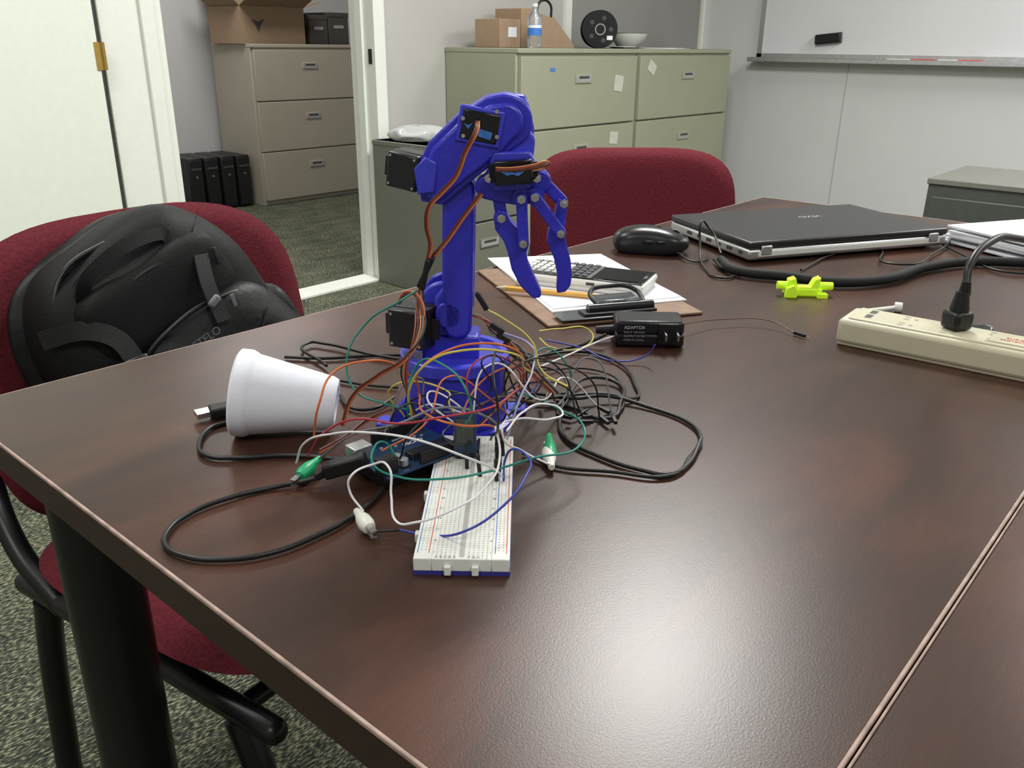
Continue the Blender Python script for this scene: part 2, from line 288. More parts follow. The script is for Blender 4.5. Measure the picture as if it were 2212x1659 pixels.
# ---------------------------------------------------------------- tables
def table(name,y0,y1,legs):
    g=grp(name); x0,x1=.184,1.668; cx,cy=(x0+x1)/2,(y0+y1)/2; sx,sy=x1-x0,y1-y0
    box('top',(sx-.004,sy-.004,.024),(cx,cy,TZ-.012),'wood',g)
    for n,s,l in (('band_near',(.003,sy,.023),(x0+.0015,cy,TZ-.0145)),('band_far',(.003,sy,.023),(x1-.0015,cy,TZ-.0145)),('band_l',(sx,.003,.023),(cx,y1-.0015,TZ-.0145)),('band_r',(sx,.003,.023),(cx,y0+.0015,TZ-.0145))):
        box(n,s,l,'edge',g)
    for n,s,l in (('rim_near',(.0022,sy,.0028),(x0+.0009,cy,TZ-.0013)),('rim_far',(.0022,sy,.0028),(x1-.0009,cy,TZ-.0013)),('rim_l',(sx,.0014,.0028),(cx,y1-.0007,TZ-.0013)),('rim_r',(sx,.0022,.0028),(cx,y0+.0009,TZ-.0013))):
        box(n,s,l,'trimE',g,bevel=.0006)
    for i,(x,y) in enumerate(legs):
        cyl('leg_%d'%i,.032,TZ-.05,(x,y,(TZ-.05)/2+.02),'steelblk',g); cyl('glide_%d'%i,.028,.02,(x,y,.01),'blk',g); box('plate_%d'%i,(.10,.10,.006),(x+.03,y-.02,TZ-.027),'steelblk',g)
    box('apron_rail',(sx-.3,.02,.05),(cx,y1-.16,TZ-.055),'steelblk',g)
table('conference_table',.0755,.778,((.238,.672),(1.60,.70),(.238,.16),(1.60,.16)))
table('conference_table',-.63,.0742,((.238,-.0),(1.60,-.0),(.238,-.55),(1.60,-.55)))
# ---------------------------------------------------------------- chairs
def pad(name,w_,h_,th,bow,parent,loc,rot,m='red',n=3.2):
    bm=bmesh.new(); nr,nt=14,64; S=lambda v,e: math.copysign(abs(v)**e,v)
    def sheet(sgn):
        rows=[]
        for i in range(nr+1):
            r=i/nr; row=[]
            for j in range(nt):
                a=2*math.pi*j/nt; x=w_/2*r*S(math.cos(a),2/n); z=h_/2*r*S(math.sin(a),2/n)
                y=-bow*((x/(w_/2))**2)+sgn*th/2*(1-r**8)**.5
                row.append(bm.verts.new((x,y,z)))
            rows.append(row)
        for i in range(nr):
            for j in range(nt):
                bm.faces.new((rows[i][j],rows[i][(j+1)%nt],rows[i+1][(j+1)%nt],rows[i+1][j]))
    sheet(1); sheet(-1); bmesh.ops.remove_doubles(bm,verts=bm.verts,dist=1e-6)
    return fin(name,bm,m,parent,loc,rot,angle=70)
def chair(x,y,rz,bn=3.2,bz=0):
    g=grp('upholstered_stacking_chair',(x,y,0),rz)
    pad('seat',.56,.46,.055,-.0,g,(-.005,0,.452),(math.pi/2,0,0),n=4.5)
    box('seat_pan',(.42,.38,.012),(0,0,.419),'blk',g)
    pad('backrest',.52,.40,.045,.045,g,(0,.30,.620+bz),(math.radians(-10),0,0),n=bn)
    pad('back_shell',.48,.36,.02,.045,g,(0,.328,.620+bz),(math.radians(-10),0,0),'blk',n=bn)
    for s in (-1,1):
        X=s*.262
        box('side_rail_%d'%s,(.026,.47,.026),(X,0,.405),'steelblk',g,bevel=.011,seg=3)
        tube('front_leg_%d'%s,[(X,-.17,.395),(X,-.195,.33),(X,-.22,.18),(X,-.24,.014)],.016,'steelblk',g)
        tube('rear_leg_%d'%s,[(X,.18,.395),(X,.20,.30),(X,.22,.15),(X,.235,.014)],.016,'steelblk',g)
        tube('back_post_%d'%s,[(X,.14,.40),(X,.23,.46),(X*.92,.30,.56),(X*.8,.345,.66)],.014,'steelblk',g)
        for yy in (-.24,.235): cyl('foot_%d_%d'%(s,yy>0),.019,.014,(X,yy,.007),'blk',g)
    tube('cross_front',[(-.255,-.16,.395),(0,-.16,.39),(.255,-.16,.395)],.011,'steelblk',g); tube('cross_rear',[(-.255,.17,.39),(.255,.17,.39)],.011,'steelblk',g)
    return g
chair(.57,.86,math.radians(8))
chair(1.63,.995,math.radians(-44),4.0,-.020)
# ---------------------------------------------------------------- backpack (slumped against the chair back)
g=grp('backpack',(.565,1.01,.507),rot=(math.radians(-12),math.radians(-21),math.radians(2)))
def shp(x,y,z):
    t=(z+.17)/.34
    k=1-.30*max(0,t-.35)**1.5; return (x*k*(1+.02*math.sin(30*z)),y*(1-.35*max(0,t-.3))+.004*math.sin(25*x+20*z)+.003*math.sin(60*x-40*z),z+.005*math.sin(22*x))
sell('main_body',.150,.10,.170,'bag',g,(0,0,.165),e1=.5,e2=.6,fn=shp)
sell('rear_body',.160,.05,.165,'bag2',g,(-.010,.06,.170),e1=.55,e2=.6,fn=shp)
sell('front_pocket',.118,.045,.105,'bag2',g,(.022,-.083,.110),e1=.4,e2=.5,fn=lambda x,y,z:(x*(1-.25*max(0,z/.115)),y*(1-.35*max(0,z/.115))+.003*math.sin(50*x+30*z),z))
sell('upper_pocket',.098,.026,.050,'bag',g,(.0,-.072,.245),e1=.5,e2=.5)
sell('side_pocket_l',.024,.065,.08,'bag2',g,(-.140,0,.09),e1=.4,e2=.5); sell('side_pocket_r',.024,.065,.08,'bag2',g,(.140,0,.09),e1=.4,e2=.5)
def zarc(nm,w_,h0,h1,y0,y1,r=.003,m='blk2'):
    tube(nm,[(-w_,y0,h0),(-w_*.97,(y0+y1)/2-.004,(h0+h1)/2),(-w_*.62,y1,h1-.012),(0,y1,h1),(w_*.62,y1,h1-.012),(w_*.97,(y0+y1)/2-.004,(h0+h1)/2),(w_,y0,h0)],r,m,g)
zarc('zipper_main',.132,.10,.325,-.060,-.045,.0035); zarc('zipper_main_2',.124,.10,.312,-.071,-.053,.002,'webb')
tube('zipper_front',[(-.085,-.095,.19),(-.035,-.108,.212),(.05,-.108,.212),(.11,-.097,.18),(.125,-.097,.12)],.003,'blk2',g)
tube('zipper_upper',[(-.085,-.088,.272),(0,-.094,.282),(.08,-.088,.268)],.0025,'blk2',g)
for i,(x,y,z) in enumerate(((-.085,-.108,.19),(.06,-.115,.212),(.08,-.098,.268),(-.125,-.078,.20),(.10,-.108,.18))):
    box('puller_%d'%i,(.005,.003,.022),(x,y,z-.014),'tab' if i==1 else 'blk2',g,rot=(0,.2,0),bevel=.001)
def strap(nm,pts,w_,th,m):
    bm=bmesh.new(); pv=None; pts=[Vector(p) for p in pts]; sm=[]
    for k in range(len(pts)-1):
        p0=pts[max(k-1,0)];p1=pts[k];p2=pts[k+1];p3=pts[min(k+2,len(pts)-1)]
        for i in range(8):
            t=i/8; sm.append(.5*((2*p1)+(p2-p0)*t+(2*p0-5*p1+4*p2-p3)*t*t+(3*p1-p0-3*p2+p3)*t**3))
    sm.append(pts[-1])
    for i,p in enumerate(sm):
        d=(sm[min(i+1,len(sm)-1)]-sm[max(i-1,0)]).normalized(); nn=Vector((0,-1,.15)); side=d.cross(nn).normalized(); nn=side.cross(d).normalized()
        row=[bm.verts.new(p+side*a*w_/2+nn*b*th/2) for a,b in ((-1,-1),(1,-1),(1,1),(-1,1))]
        if pv:
            for j in range(4): bm.faces.new((pv[j],pv[(j+1)%4],row[(j+1)%4],row[j]))
        else: bm.faces.new(row)
        pv=row
    bm.faces.new(pv); fin(nm,bm,m,g)
strap('compression_strap_l',[(-.135,-.05,.27),(-.10,-.085,.262),(-.080,-.108,.235),(-.085,-.121,.19)],.022,.004,'webb')
strap('compression_strap_r',[(.11,-.05,.29),(.075,-.085,.275),(.045,-.112,.235),(.03,-.128,.19)],.018,.004,'webb')
strap('top_handle',[(-.075,-.060,.285),(-.06,-.080,.308),(-.01,-.088,.318),(.04,-.080,.308),(.05,-.060,.285)],.016,.006,'webb')
strap('shoulder_strap_l',[(-.06,.10,.29),(-.09,.115,.30),(-.135,.105,.27),(-.155,.09,.16),(-.15,.07,.06)],.05,.014,'bag2')
strap('shoulder_strap_r',[(.06,.10,.29),(.09,.115,.30),(.13,.105,.27),(.15,.09,.16),(.145,.07,.06)],.05,.014,'bag2')
box('buckle',(.028,.008,.020),(-.083,-.124,.205),'blk2',g,rot=(0,.2,0),bevel=.003); box('buckle_b',(.018,.008,.010),(.036,-.122,.215),'tab',g,rot=(0,-.3,0),bevel=.003)
for i in range(9): tube('rib_%d'%i,[(.055+i*.0085,-.128,.045),(.057+i*.0085,-.130,.07),(.055+i*.0085,-.128,.095)],.003,'blk2',g)
tube('rib_border',[(.046,-.127,.04),(.046,-.129,.10),(.130,-.124,.10),(.130,-.122,.04)],.002,'blk2',g,cyclic=True)
txt('badge_text','STELO',.014,(.0,-.1305,.186),(math.radians(90),0,0),'tab',g)
tube('seam_stitch',[(-.095,-.120,.06),(-.04,-.130,.08),(.03,-.131,.12),(.09,-.122,.17)],.0012,'webb',g)
tube('seam_piping',[(-.11,-.09,.03),(-.105,-.105,.12),(-.085,-.112,.185)],.0025,'blk2',g)
# ---------------------------------------------------------------- foam cup
a=Vector((.318,.558,TZ)); b=Vector((.368,.510,TZ)); ax=(b-a).normalized(); 
r0,r1,Lc=.0325,.0205,.076
tilt=math.atan2(r0-r1,Lc)
axis=(ax*math.cos(tilt)-Vector((0,0,1))*math.sin(tilt)).normalized()
g=grp('foam_cup',a+Vector((0,0,r0+.0022)),0); g.rotation_euler=axis.to_track_quat('Z','Y').to_euler()
lathe('cup',[(r0-.004,.0005),(r0-.0015,-.001),(r0+.0012,.001),(r0+.0014,.009),(r0-.0002,.0125),(r0-.0012,.014),(r1+.0005,Lc-.004),(r1-.0015,Lc),(.014,Lc),(.012,Lc-.002),(0,Lc-.002),(0,Lc-.005),(.014,Lc-.005),(r0-.0045,.004),(r0-.004,.0005)],'foam',g)
# ---------------------------------------------------------------- breadboard
g=grp('breadboard',(.359,.349,TZ),math.radians(40.5))
L_,W_=.166,.056
box('foam_base',(L_,W_,.0025),(0,0,.00125),mat('blue_backing',(.03,.03,.25),.6),g)
for n,y,wd in (('rail_a',W_/2-.0055,.0105),('body',0,.0345),('rail_b',-W_/2+.0055,.0105)): box(n,(L_,wd,.0085),(0,y,.0067),'wht',g,bevel=.0006)
ht=.01105
quads('groove',[(0,0,L_-.004,.003)],ht,'hole',g)
hs=[]
for i in range(63):
    x=-.0787+i*.00254
    for j in range(5):
        for s in (-1,1): hs.append((x,s*(.0042+j*.0026),.0009,.0009))
for i in range(50):
    x=-.0735+i*.003
    for s in (-1,1):
        for d in (-.0013,.0013): hs.append((x,s*(W_/2-.0055)+d,.0009,.0009))
quads('holes',hs,ht,'hole',g)
quads('red_lines',[(0,W_/2-.0088,L_-.012,.0005),(0,-W_/2+.0022,L_-.012,.0005)],ht,'rtxt',g); quads('blue_lines',[(0,W_/2-.0022,L_-.012,.0005),(0,-W_/2+.0088,L_-.012,.0005)],ht,'label',g)
for i,ch in enumerate('ABCDE'): txt('row_'+ch,ch,.0028,(-.0812,.0146-i*.0026,ht+.0001),(0,0,-math.pi/2),'ltxt',g)
for i,ch in enumerate('FGHIJ'): txt('row_'+ch,ch,.0028,(-.0812,-.0042-i*.0026,ht+.0001),(0,0,-math.pi/2),'ltxt',g)
for k in range(1,61,5):
    for s in (-1,1): txt('number_%d_%d'%(k,s),str(k),.0024,(-.0787+k*.00254,s*.0166,ht+.0001),(0,0,-math.pi/2),'ltxt',g)
for i,y in enumerate((-.008,.008)): box('tab_%d'%i,(.003,.004,.006),(-L_/2-.001,y,.004),'wht',g,bevel=.0005)
for i,x in enumerate((-.05,.0,.05)): box('side_tab_%d'%i,(.005,.003,.006),(x,W_/2+.001,.005),'wht',g,bevel=.0005)
for i,(x,y,h_) in enumerate(((.012,-.017,.016),(.02,-.019,.020),(.028,-.017,.018),(.036,-.018,.022),(.044,-.017,.018),(.018,-.005,.017),(.030,.004,.018),(.050,-.02,.02),(.058,-.016,.02),(.055,.002,.016))):
    box('jumper_plug_%d'%i,(.0026,.0026,h_),(x,y,ht+h_/2),'blk',g,rot=(random.uniform(-.1,.1),random.uniform(-.1,.1),0))
box('wireless_module',(.0018,.016,.034),(.045,.006,ht+.018),'pcb',g); box('module_shield',(.001,.012,.018),(.0435,.006,ht+.022),'dgrey',g); box('module_header',(.003,.012,.004),(.045,.006,ht+.002),'blk',g)
box('dip_chip',(.02,.007,.004),(.06,0,ht+.002),'blk2',g)
# ---------------------------------------------------------------- microcontroller
g=grp('microcontroller_board',(.366,.419,TZ),math.radians(-5))
box('battery_case',(.055,.045,.0105),(-.004,.004,.00525),'blk',g,bevel=.002)
box('pcb',(.070,.053,.0018),(0,0,.0126),'pcb',g,bevel=.0004)
box('usb_socket',(.015,.012,.011),(-.032,.012,.0190),'alu',g,bevel=.0008); box('power_jack',(.014,.009,.011),(-.030,-.018,.0190),'blk',g,bevel=.001)
box('header_back',(.046,.0026,.0085),(.010,.024,.0177),'blk',g); box('header_front',(.038,.0026,.0085),(.013,-.024,.0177),'blk',g)
box('dip_ic',(.035,.008,.004),(.010,-.012,.0165),'blk2',g,bevel=.0004)
for i in range(14):
    for s in (-1,1): box('pin_%d_%d'%(i,s),(.0007,.0008,.004),(-.0065+i*.00254,-.012+s*.0045,.0155),'chrome',g)
for i,(x,y) in enumerate(((-.016,-.018),(-.016,-.010))): 
    cyl('capacitor_%d'%i,.0034,.0055,(x,y,.0162),'alu',g,seg=20); box('cap_base_%d'%i,(.007,.007,.0012),(x,y,.0140),'blk',g)
txt('board_text','MICRO',.0055,(.012,.008,.0136),(0,0,math.pi*0),'paper',g); txt('pin_text','DIGITAL (PWM~)',.0022,(.010,.0195,.0136),(0,0,0),'paper',g); txt('pin_text2','POWER   ANALOG IN',.0020,(.012,-.0205,.0136),(0,0,0),'paper',g)
for i in range(8): box('smd_%d'%i,(.002,.0012,.001),(-.012+.005*i,.014-.002*(i%3),.0140),'ltxt',g)
# ---------------------------------------------------------------- robot arm
R=grp('robot_arm',(.449,.455,TZ),math.radians(-48.9))
cyl('base_body',.040,.046,(.0026,0,.027),'blue',R,seg=64,bevel=.001)
lathe('base_flange',[(0,0),(.046,0),(.046,.004),(.041,.005)],'blue',R,(.0026,0,0))
lathe('waist_disc',[(.0,.050),(.0415,.050),(.0432,.051),(.0432,.0595),(.042,.0605),(.036,.0605),(.034,.058),(0,.058)],'blue2',R,(.0026,0,0),seg=72)
box('base_foot_a',(.03,.018,.005),(-.045,-.012,.0025),'blue',R,bevel=.002); box('base_foot_b',(.03,.018,.005),(.045,.018,.0025),'blue',R,bevel=.002)
ext('base_front_lug',[(-.052,0),(-.036,0),(-.036,.025),(-.044,.016)],-.020,-.008,'blue',R)
box('waist_block',(.044,.030,.02),(.000,.0,.066),'blue',R,bevel=.002)
sh=arc(-.006,.098,.0175,0,180,14)+[(-.0225,.058),(.012,.058)]
ext('shoulder_bracket_a',sh,-.004,.003,'blue2',R); ext('shoulder_bracket_b',sh,.026,.032,'blue',R)
def servo(par,loc,rot,s=1.0,nm='servo'):
    e=bpy.data.objects.new(nm,None); e.location=loc; e.rotation_euler=rot; e.empty_display_size=.01; link(e,par)
    box('case_mid',(.034*s,.034*s,.020*s),(0,0,0),'blk',e,bevel=.001); box('case_top',(.033*s,.033*s,.010*s),(0,0,.0155*s),'blk2',e,bevel=.0015); box('case_bottom',(.033*s,.033*s,.010*s),(0,0,-.0155*s),'blk2',e,bevel=.0015)
    for a_ in (-1,1):
        for b_ in (-1,1): cyl('screw_%d_%d'%(a_,b_),.0012*s,.001,(a_*.013*s,b_*.013*s,.0207*s),'alu',e,seg=12)
    box('tab',(.050*s,.018*s,.0025*s),(0,0,.008*s),'blk',e); return e
servo(R,(-.0260,-.010,.0845),(math.radians(90),0,math.radians(-22)),.90,'shoulder_servo_body')
ext('lower_link',[(-.004,.190),(-.0052,.118),(-.0052,.110)]+arc(.0055,.0865,.0115,200,340,10)+[(.0175,.105),(.0185,.150),(.0192,.192),(.012,.198)],-.020,-.006,'blue',R,bevel=.003)
ext('lower_link_back',[(-.004,.190),(-.0052,.118),(-.0052,.090),(.017,.090),(.0185,.150),(.0192,.192)],.010,.020,'blue',R,bevel=.003)
ext('lower_link_web',[(-.002,.188),(-.003,.125),(.015,.125),(.017,.190)],-.007,.012,'blue',R,bevel=.001)
cyl('shoulder_pivot',.010,.05,(-.001,.005,.094),'blue',R,rot=(math.pi/2,0,0),bevel=.001)
ext('shoulder_lever',[(-.012,.055),(.002,.055),(.006,.112),(-.004,.115),(-.012,.105)],-.012,-.004,'blue2',R,bevel=.002)
# upper arm
up=[(-.0185,.1805),(-.0200,.205),(-.0125,.2205),(.0085,.2405),(.028,.2515),(.040,.2535)]+arc(.0425,.2355,.0175,80,-60,12)+[(.043,.215),(.010,.189),(-.003,.1780)]
ext('upper_arm',up,-.026,.012,'blue',R,bevel=.0015)
ext('upper_arm_cheek',[(-.0145,.1835),(-.0155,.204),(-.0095,.2175),(.0085,.2345),(.030,.2465),(.041,.2480)]+arc(.0415,.2355,.0125,80,-60,10)+[(.040,.216),(.008,.192),(-.004,.1815)],-.030,-.024,'blue',R,bevel=.0025)
box('servo_window_frame',(.031,.006,.0245),(.0240,-.0285,.2325),'blue2',R,rot=(0,math.radians(10),0),bevel=.001)
box('servo_face',(.0255,.008,.0195),(.0240,-.0285,.2325),'blkg',R,rot=(0,math.radians(10),0),bevel=.001)
ext('servo_stand_in_mark',[(.013,.235),(.016,.231),(.019,.235),(.017,.234),(.016,.2335),(.015,.234)],-.0329,-.0326,'label',R,bevel=0)
box('servo_tag',(.009,.0005,.005),(.0275,-.0328,.2275),'label',R,rot=(0,.3,0))
for x,z in ((.0355,.2425),(.0125,.2265),(.0355,.226),(.0125,.238)): cyl('screw_%d_%d'%(x*1e4,z*1e4),.0014,.002,(x,-.0320,z),'chrome',R,rot=(math.pi/2,0,0),seg=12)
servo(R,(-.0255,-.008,.2005),(math.radians(90),math.radians(8),math.radians(-25)),.76,'elbow_servo_body')
ext('elbow_bracket',[(-.020,.186),(-.022,.204),(-.014,.212),(-.006,.208),(-.008,.188)],-.032,-.026,'blue2',R,bevel=.001)
# wrist link
ext('wrist_link',[(.040,.2530),(.055,.2520),(.0585,.243),(.0615,.230),(.0615,.212),(.052,.206),(.047,.212),(.045,.225)],-.010,.014,'blue',R,bevel=.003)
ext('wrist_fork',stad(.053,.222,.009,.050,.203,.010),-.024,-.012,'blue2',R,bevel=.002)
# gripper (slightly toward the camera)
G=bpy.data.objects.new('gripper',None); G.location=(-.0015,-.012,.0045); link(G,R)
ext('gripper_plate',arc(.0300,.1860,.0085,100,260,8)+[(.038,.1755),(.052,.1735),(.066,.1765)]+arc(.0670,.1900,.0085,-60,80,8)+[(.058,.2095),(.036,.2105)],-.012,.002,'blue',G,bevel=.0015)
ext('gripper_top',[(.029,.193),(.034,.211),(.060,.212),(.068,.198),(.060,.186),(.036,.184)],-.018,-.010,'blue2',G,bevel=.0015)
box('gripper_servo',(.0265,.018,.0165),(.0487,-.018,.1985),'blkg',G,rot=(0,math.radians(-4),0),bevel=.001)
box('gripper_servo_tabs',(.034,.003,.0125),(.0487,-.019,.1982),'blk',G,rot=(0,math.radians(-4),0),bevel=.0006)
ext('servo_stand_in_mark',[(.040,.199),(.044,.1965),(.048,.1975),(.052,.1965),(.056,.1995),(.050,.1985)],-.0277,-.0273,'label',G,bevel=0)
def bolt(x,z,par=G,y=-.020):
    cyl('bolt_%d_%d'%(x*1e4,z*1e4),.0016,.012,(x,y,z),'chrome',par,rot=(math.pi/2,0,0),seg=14); cyl('nut_%d_%d'%(x*1e4,z*1e4),.0032,.0022,(x,y+.001,z),'chrome',par,rot=(math.pi/2,0,0),seg=6)
def lk(nm,x0,z0,x1,z1,r,y0,y1,m='blue2'): ext(nm,stad(x0,z0,r,x1,z1,r),y0,y1,m,G,bevel=.0008)
lk('gear_arm_l',.0545,.1790,.0562,.1474,.0040,-.018,-.012,'blue'); lk('gear_arm_r',.0640,.1800,.0830,.1550,.0040,-.018,-.012,'blue')
lk('drive_l',.036,.190,.0404,.1650,.0042,-.010,-.005,'blue'); lk('drive_r',.068,.192,.0835,.1765,.0042,-.010,-.005,'blue')
for nm,x,z in (('gear_l',.0545,.180),('gear_r',.0640,.1805)):
    pts=[]
    for i in range(36):
        rr=.0070 if (i//1)%2 else .0060; pts.append((x+rr*math.cos(i*math.pi/18),z+rr*math.sin(i*math.pi/18)))
    ext(nm,pts,-.016,-.011,'blue',G,bevel=0)
ext('finger_l',[(.0345,.1655),(.0385,.1705),(.0435,.1690),(.048,.1610),(.0600,.1500),(.0605,.1455),(.0585,.1385),(.0600,.1320),(.0645,.1220),(.0705,.1090),(.0695,.1060),(.0645,.1050),(.0550,.1140),(.0480,.1270),(.0450,.1400),(.0420,.1480),(.0360,.1560)],-.013,.001,'blue',G,bevel=.001)
ext('finger_r',[(.0800,.1795),(.0870,.1770),(.0870,.1700),(.0855,.1560),(.0880,.1450),(.0910,.1350),(.0925,.1230),(.0915,.1150),(.0880,.1105),(.0825,.1095),(.0815,.1110),(.0820,.1220),(.0790,.1350),(.0735,.1480),(.0745,.1560),(.0785,.1640)],-.013,.001,'blue',G,bevel=.001)
for x,z in ((.0315,.1935),(.0650,.1940),(.0545,.1790),(.0640,.1805),(.0845,.1765),(.0404,.1655),(.0830,.1550),(.0562,.1474)): bolt(x,z)
# ---------------------------------------------------------------- wires
def wire(par,nm,pts,r,m): 
    q=[P(*p) for p in pts]
    for v in q: v.z=max(v.z,TZ+r+.0006)
    return tube(nm,q,r,m,par,res=12)
K=grp('usb_cable')
wire(K,'loop',[(740,1003,12),(690,1030,7),(600,1052,2),(500,1075,2),(410,1110,2),(362,1150,2),(358,1180,2),(400,1203,2),(480,1210,2),(580,1197,2),(680,1160,2),(770,1110,2),(828,1055,2),(850,1020,2)],.0018,'rub')
def plugbox(par,nm,p0,p1,w_,h_,m,bevel=.001):
    d=(p1-p0); o=box(nm,(d.length,w_,h_),(p0+p1)/2,m,par,bevel=bevel); o.rotation_euler=d.to_track_quat('X','Z').to_euler(); return o
plugbox(K,'plug_b',P(700,1018,10),P(792,993,19),.011,.011,'blk',.002); plugbox(K,'plug_relief',P(680,1030,7),P(705,1017,10),.006,.006,'blk')
K=grp('usb_extension_cable')
wire(K,'cord',[(498,885,6),(510,900,3),(455,925,2),(432,955,2),(445,985,2),(520,990,2),(620,985,2),(720,992,2),(790,1000,2)],.0018,'rub')
plugbox(K,'plug_shell',P(422,896,6),P(455,889,6),.012,.0045,'chrome',.0004); plugbox(K,'plug_body',P(452,890,6),P(502,882,6),.015,.009,'blk',.002)
K=grp('black_cables')
for i,(r,p) in enumerate((
 (.0015,[(615,772,2),(700,775,2),(790,770,2),(870,768,2)]),(.0015,[(705,790,4),(668,740,4),(700,742,4),(800,765,4),(860,775,4)]),
 (.0015,[(735,855,2),(760,882,2),(800,885,2),(850,860,2)]),(.0014,[(730,822,2),(790,832,2),(860,838,2)]),
 (.0017,[(1100,870,2),(1230,880,2),(1310,905,2),(1340,870,4),(1330,825,4),(1280,815,6),(1230,850,6),(1210,900,2),(1225,950,2),(1290,985,2),(1380,1015,2),(1450,1025,2),(1490,990,2),(1513,945,2),(1490,915,2),(1400,880,2),(1310,855,6),(1240,860,8),(1160,850,4)]),
 (.0014,[(1150,770,3),(1260,760,3),(1330,780,3),(1372,830,3),(1370,860,3),(1300,850,8),(1180,860,8)]),
 (.0014,[(1130,980,2),(1200,1008,2),(1320,1020,2),(1440,1030,2),(1480,1010,2),(1516,945,6)]),
 (.0011,[(1120,790,10),(1200,800,14),(1230,850,8),(1225,900,4),(1270,885,4)]),
 (.0010,[(1150,800,3),(1290,800,3),(1345,840,3),(1290,900,3),(1250,880,3)]))): wire(K,'cable_%d'%i,p,r,'rub')
J=grp('jumper_wires')
J_=[('o',[(678,945,30),(690,870,60),(720,805,75),(790,780,80),(860,790,70),(900,830,50)]),
('o',[(905,850,50),(915,790,85),(960,760,95),(1030,742,100),(1100,750,95),(1130,790,70),(1120,840,40)]),
('o',[(905,850,50),(930,900,60),(990,918,60),(1060,920,50),(1090,945,30)]),
('g',[(905,625,1960),(865,650,1955),(790,700,1970),(750,770,1960),(765,840,1950),(830,872,1940),(880,885,1940)]),
('g',[(855,985,25),(830,955,35),(805,975,35),(808,1005,30),(860,1030,25),(950,1035,25),(1050,1020,25),(1150,990,30),(1250,965,25),(1262,925,30),(1200,880,30),(1130,850,40)]),
('w',[(640,1000,10),(655,960,30),(720,937,50),(800,935,60),(900,950,60),(1000,985,50),(1070,1015,30),(1085,1030,15)]),
('w',[(785,1105,8),(755,1060,20),(757,1030,30),(800,1005,35),(840,1010,40),(845,1070,25),(855,1125,15),(900,1128,20),(980,1100,30),(1050,1050,30),(1080,980,35),(1070,920,50)]),
('w',[(1095,930,50),(1130,890,50),(1180,873,45),(1212,885,40),(1190,905,40),(1120,905,40),(1085,935,40),(1130,975,20),(1185,1003,6)]),
('b',[(865,1145,6),(930,1157,8),(1010,1145,20),(1090,1090,30),(1135,1030,35),(1143,990,35),(1110,970,35),(1092,990,25),(1088,1040,12)]),
('k',[(806,1149,5),(865,1145,6)]),
('r',[(665,985,20),(700,935,45),(770,905,60),(860,915,60),(960,900,70),(1060,880,70),(1120,840,70)]),
('gr',[(690,990,15),(760,940,40),(860,915,55),(960,880,65),(1050,900,60),(1080,950,30)]),
('y',[(1050,668,1985),(1090,690,1980),(1150,740,1980),(1170,800,1970),(1225,835,1960)]),
('y',[(1165,715,20),(1210,710,20),(1275,715,15),(1270,745,6),(1190,750,4),(1165,730,10)]),
('y',[(890,905,40),(885,840,70),(930,780,95),(1000,757,105),(1090,760,100),(1140,800,60),(1230,835,15)]),
('b',[(1180,735,15),(1250,750,8),(1330,780,3),(1400,765,10),(1415,745,20)]),
('w',[(1160,795,10),(1220,770,10),(1300,735,8),(1330,725,10)]),
('g',[(1000,930,40),(1010,850,80),(960,790,90),(900,790,80),(880,880,50),(885,910,35)]),
('p',[(1090,720,60),(1140,740,60),(1150,800,60),(1120,870,50),(1095,950,25)]),
('k',[(1060,950,30),(1075,880,80),(1065,800,100),(1090,760,90),(1160,770,40)])]
for i,(c,p) in enumerate(J_): wire(J,'wire_%d'%i,p,.00078,'w_'+c)
cols=['k','k','o','gr','w','g','k','br','k','o','r','k','y','b']
for i in range(19):
    a0=random.uniform(-2.4,-.5); r_=random.uniform(.055,.075)
    s=Vector((.449+r_*math.cos(a0),.455+r_*math.sin(a0),TZ+random.uniform(.01,.03))) if i%2 else Vector((random.uniform(.385,.43),random.uniform(.375,.40),TZ+random.uniform(.02,.03)))
    e=Vector((random.uniform(.47,.55),random.uniform(.35,.44),TZ+random.uniform(.003,.010))) if i%3 else Vector((random.uniform(.34,.40),random.uniform(.40,.46),TZ+random.uniform(.02,.03)))
    pts=[s]
    for k in range(1,4):
        t=k/4; p=s.lerp(e,t)+Vector((random.uniform(-.02,.02),random.uniform(-.02,.02),random.uniform(.012,.045)))
        d=Vector((p.x-.449,p.y-.455,0))
        if d.length<.055: p.x,p.y=(Vector((.449,.455,0))+d.normalized()*.058)[:2]
        pts.append(p)
    pts.append(e); tube('loose_%d'%i,pts,.0007,'w_'+cols[i%len(cols)],J)
    if i%3: plugbox(J,'pin_%d'%i,e,e+Vector((random.uniform(-.01,.014),random.uniform(-.014,.01),.0)),.0026,.0026,'blk',0)
def ribbon(nm,pts,cs=('br','rs','os')):
    q=[P(*p) for p in pts]
    for i,c in enumerate(cs):
        out=[]
        for k,v in enumerate(q):
            d=(q[min(k+1,len(q)-1)]-q[max(k-1,0)]).normalized(); s_=d.cross(FH).normalized(); 
            v2=v+s_*((i-1)*.00115); v2.z=max(v2.z,TZ+.002); out.append(v2)
        tube('%s_%d'%(nm,i),out,.00062,'w_'+c,SR)
SR=grp('servo_lead_wires')
ribbon('wrist_lead',[(1032,262,1963),(1028,285,1950),(1005,330,1950),(985,380,1950),(950,420,1950),(928,445,1950),(922,490,1955),(930,530,1960),(922,570,1960)])
ribbon('elbow_lead',[(1040,418,1965),(1000,470,1965),(965,520,1965),(930,560,1965)])
ribbon('gripper_lead',[(1072,366,1958),(1110,366,1950),(1150,360,1948),(1180,352,1955),(1180,358,1965),(1150,366,1965)])
ribbon('shoulder_lead',[(860,655,1975),(880,632,1965),(905,645,1955),(912,700,1945),(880,770,1930),(820,810,1935),(760,860,1945),(740,920,1945)])
